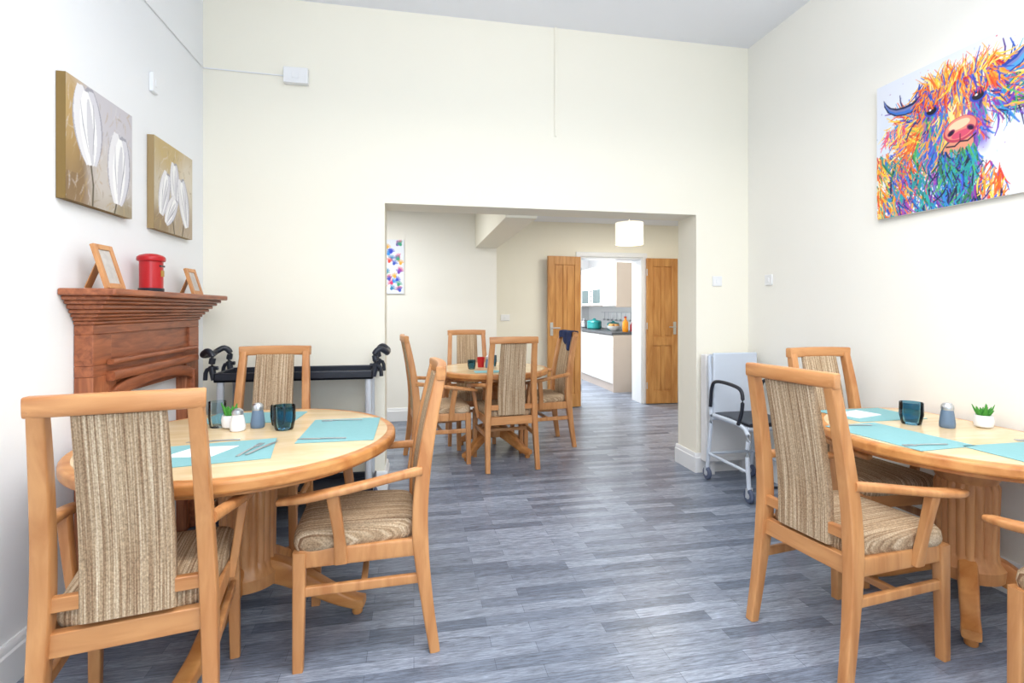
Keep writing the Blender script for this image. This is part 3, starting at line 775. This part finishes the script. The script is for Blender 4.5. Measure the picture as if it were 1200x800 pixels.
for i in range(n):
    y=ky0+.02+i*L
    b.box(ux,ux+.02,y+.004,y+L-.004,1.68 if i in (1,2) else 1.33,1.99); h.tube([(ux-.02,y+.05,1.74),(ux-.02,y+.05,1.88)],.005,8)
mk(b,'cabinet_doors','cabw',e,bevel=.003); mk(h,'handles','steel',e)
for i in (1,2):
    y=ky0+.02+i*L+.03
    e=empty('microwave_oven',(0,0,0)); mk(MB().box(ux-.02,ux+.019,y,y+L-.06,1.34,1.65),'casing','white',e,bevel=.005)
    mk(MB().box(ux-.026,ux-.0205,y+.03,y+L-.2,1.38,1.61),'door_glass','ovenglass',e)
    b=MB()
    for q in range(3): b.lathe([(0,-.012),(.018,-.012),(.018,0)],(ux-.02,y+L-.12,1.42+q*.08),12,Matrix.Rotation(D(90),3,'Y'))
    mk(b,'knobs','dark',e)
def pot(name,x,y,k,mat):
    e=empty(name,(x,y,.921)); mk(MB().lathe([(r*k,z*k) for r,z in [(.11,0),(.13,.02),(.13,.12),(.135,.125),(.12,.15),(.03,.17),(.025,.19),(0,.195)]],n=28),'body',mat,e)
pot('cooking_pot',3.2,8.8,1,'tealpot'); pot('cooking_pot',3.42,8.45,.8,'tealpot'); pot('cooking_pot',3.25,9.5,.9,'steel')
e=empty('bread_bowl',(3.25,8.0,.921)); mk(MB().lathe([(.05,0),(.11,.05),(.12,.08),(.115,.08),(.05,.01),(0,.01)],n=28),'bowl','white',e)
b=MB()
for q in range(5): a=q*1.256; b.lathe([(0,-.03),(.03,-.02),(.04,0),(.03,.025),(0,.035)],(.055*math.cos(a),.055*math.sin(a),.085),14)
mk(b,'bread_rolls','bread',e)
def bottle(name,x,y,mat,cap,k=1):
    e=empty(name,(x,y,.921)); mk(MB().lathe([(r*k,z*k) for r,z in [(.035,0),(.04,.01),(.04,.13),(.015,.17),(.015,.19)]],n=20),'body',mat,e); mk(MB().lathe([(.018*k,.19*k),(.018*k,.21*k),(0,.21*k)],n=16),'cap',cap,e)
bottle('juice_bottle',3.27,7.58,'orange','red',1.15); bottle('sauce_bottle',3.40,7.62,'red','white',.8); bottle('milk_bottle',3.5,7.8,'white','tealpot',1.1)
e=empty('utensil_rail',(0,0,0)); b=MB(); b.tube([(3.60,7.5,1.22),(3.60,9.5,1.22)],.005,8)
for q in range(9): b.sweep([(3.59,7.7+q*.2,1.22),(3.59,7.7+q*.2,1.10)],.006,.003,up=(0,1,0),n=8); b.lathe([(0,1.06),(.02,1.065),(.025,1.09),(0,1.105)],(3.58,7.7+q*.2,0),12)
mk(b,'rail_and_hooks','steel',e)

# ---------------------------------------------------------------- lights
def area(name,loc,sx,sy,power,col,rot=(0,0,0),parent=None):
    l=bpy.data.lights.new(name,'AREA'); l.shape='RECTANGLE'; l.size=sx; l.size_y=sy; l.energy=power; l.color=col
    o=bpy.data.objects.new(name,l); S.collection.objects.link(o); o.location=loc; o.rotation_euler=rot
    return o
def panel(x,y,w,h,p,col=(1,.98,.95),z=ZC):  # out-of-view lamp panels added to brighten the hall and kitchen
    e=empty('unseen_fill_panel',(x,y,z))
    mk(MB().box(-w/2-.02,w/2+.02,-h/2-.02,h/2+.02,-.025,0),'housing','white',e)
    area('unseen_fill_lamp',(x,y,z-.03),w,h,p,col)
def added_linear_fill(x,y,w,h,pd,pu,col=(1,.975,.935),z=2.75):
    """added up/down fill lamp, hung out of view to brighten the ceiling"""
    e=empty('added_fill_fitting',(x,y,z))
    mk(MB().box(-w/2-.02,w/2+.02,-h/2-.02,h/2+.02,-.02,.02),'housing','white',e,bevel=.005)
    b=MB(); b.tube([(-w/2+.1,0,.02),(-w/2+.1,0,ZC-z)],.002,6); b.tube([(w/2-.1,0,.02),(w/2-.1,0,ZC-z)],.002,6); mk(b,'suspension_wires','steel',e)
    area('fill_down',(x,y,z-.025),w,h,pd,col)
    area('fill_up',(x,y,z+.025),w,h,pu,(.96,.97,1.0),(D(180),0,0))
added_linear_fill(.64,1.15,2.6,.30,46,46); added_linear_fill(.64,-1.0,2.2,.3,30,24)  # unseen fill lamps, added to brighten the ceiling and walls
area('window_daylight',(.7,YF+.03,1.75),1.9,1.6,54,(.66,.82,1.0),(D(90),0,0))
panel(2.6,5.2,.9,.5,28,(1,.97,.9),Z2); panel(-.6,4.9,.9,.5,28,(.94,.97,1),Z2)
panel(2.3,8.2,1.0,1.0,100,(.93,.97,1),2.5)
W=bpy.data.worlds.new('world'); S.world=W; W.use_nodes=True
bg=W.node_tree.nodes['Background']; bg.inputs[0].default_value=(.65,.8,1,1); bg.inputs[1].default_value=1.2

# ---------------------------------------------------------------- camera
c=bpy.data.cameras.new('camera'); c.lens=18; c.sensor_width=36; c.sensor_fit='HORIZONTAL'; c.shift_y=-38/1200; c.clip_start=.02
co=bpy.data.objects.new('camera',c); S.collection.objects.link(co); co.location=(0,0,1.28); co.rotation_euler=(D(90),0,D(-10.85))
S.camera=co
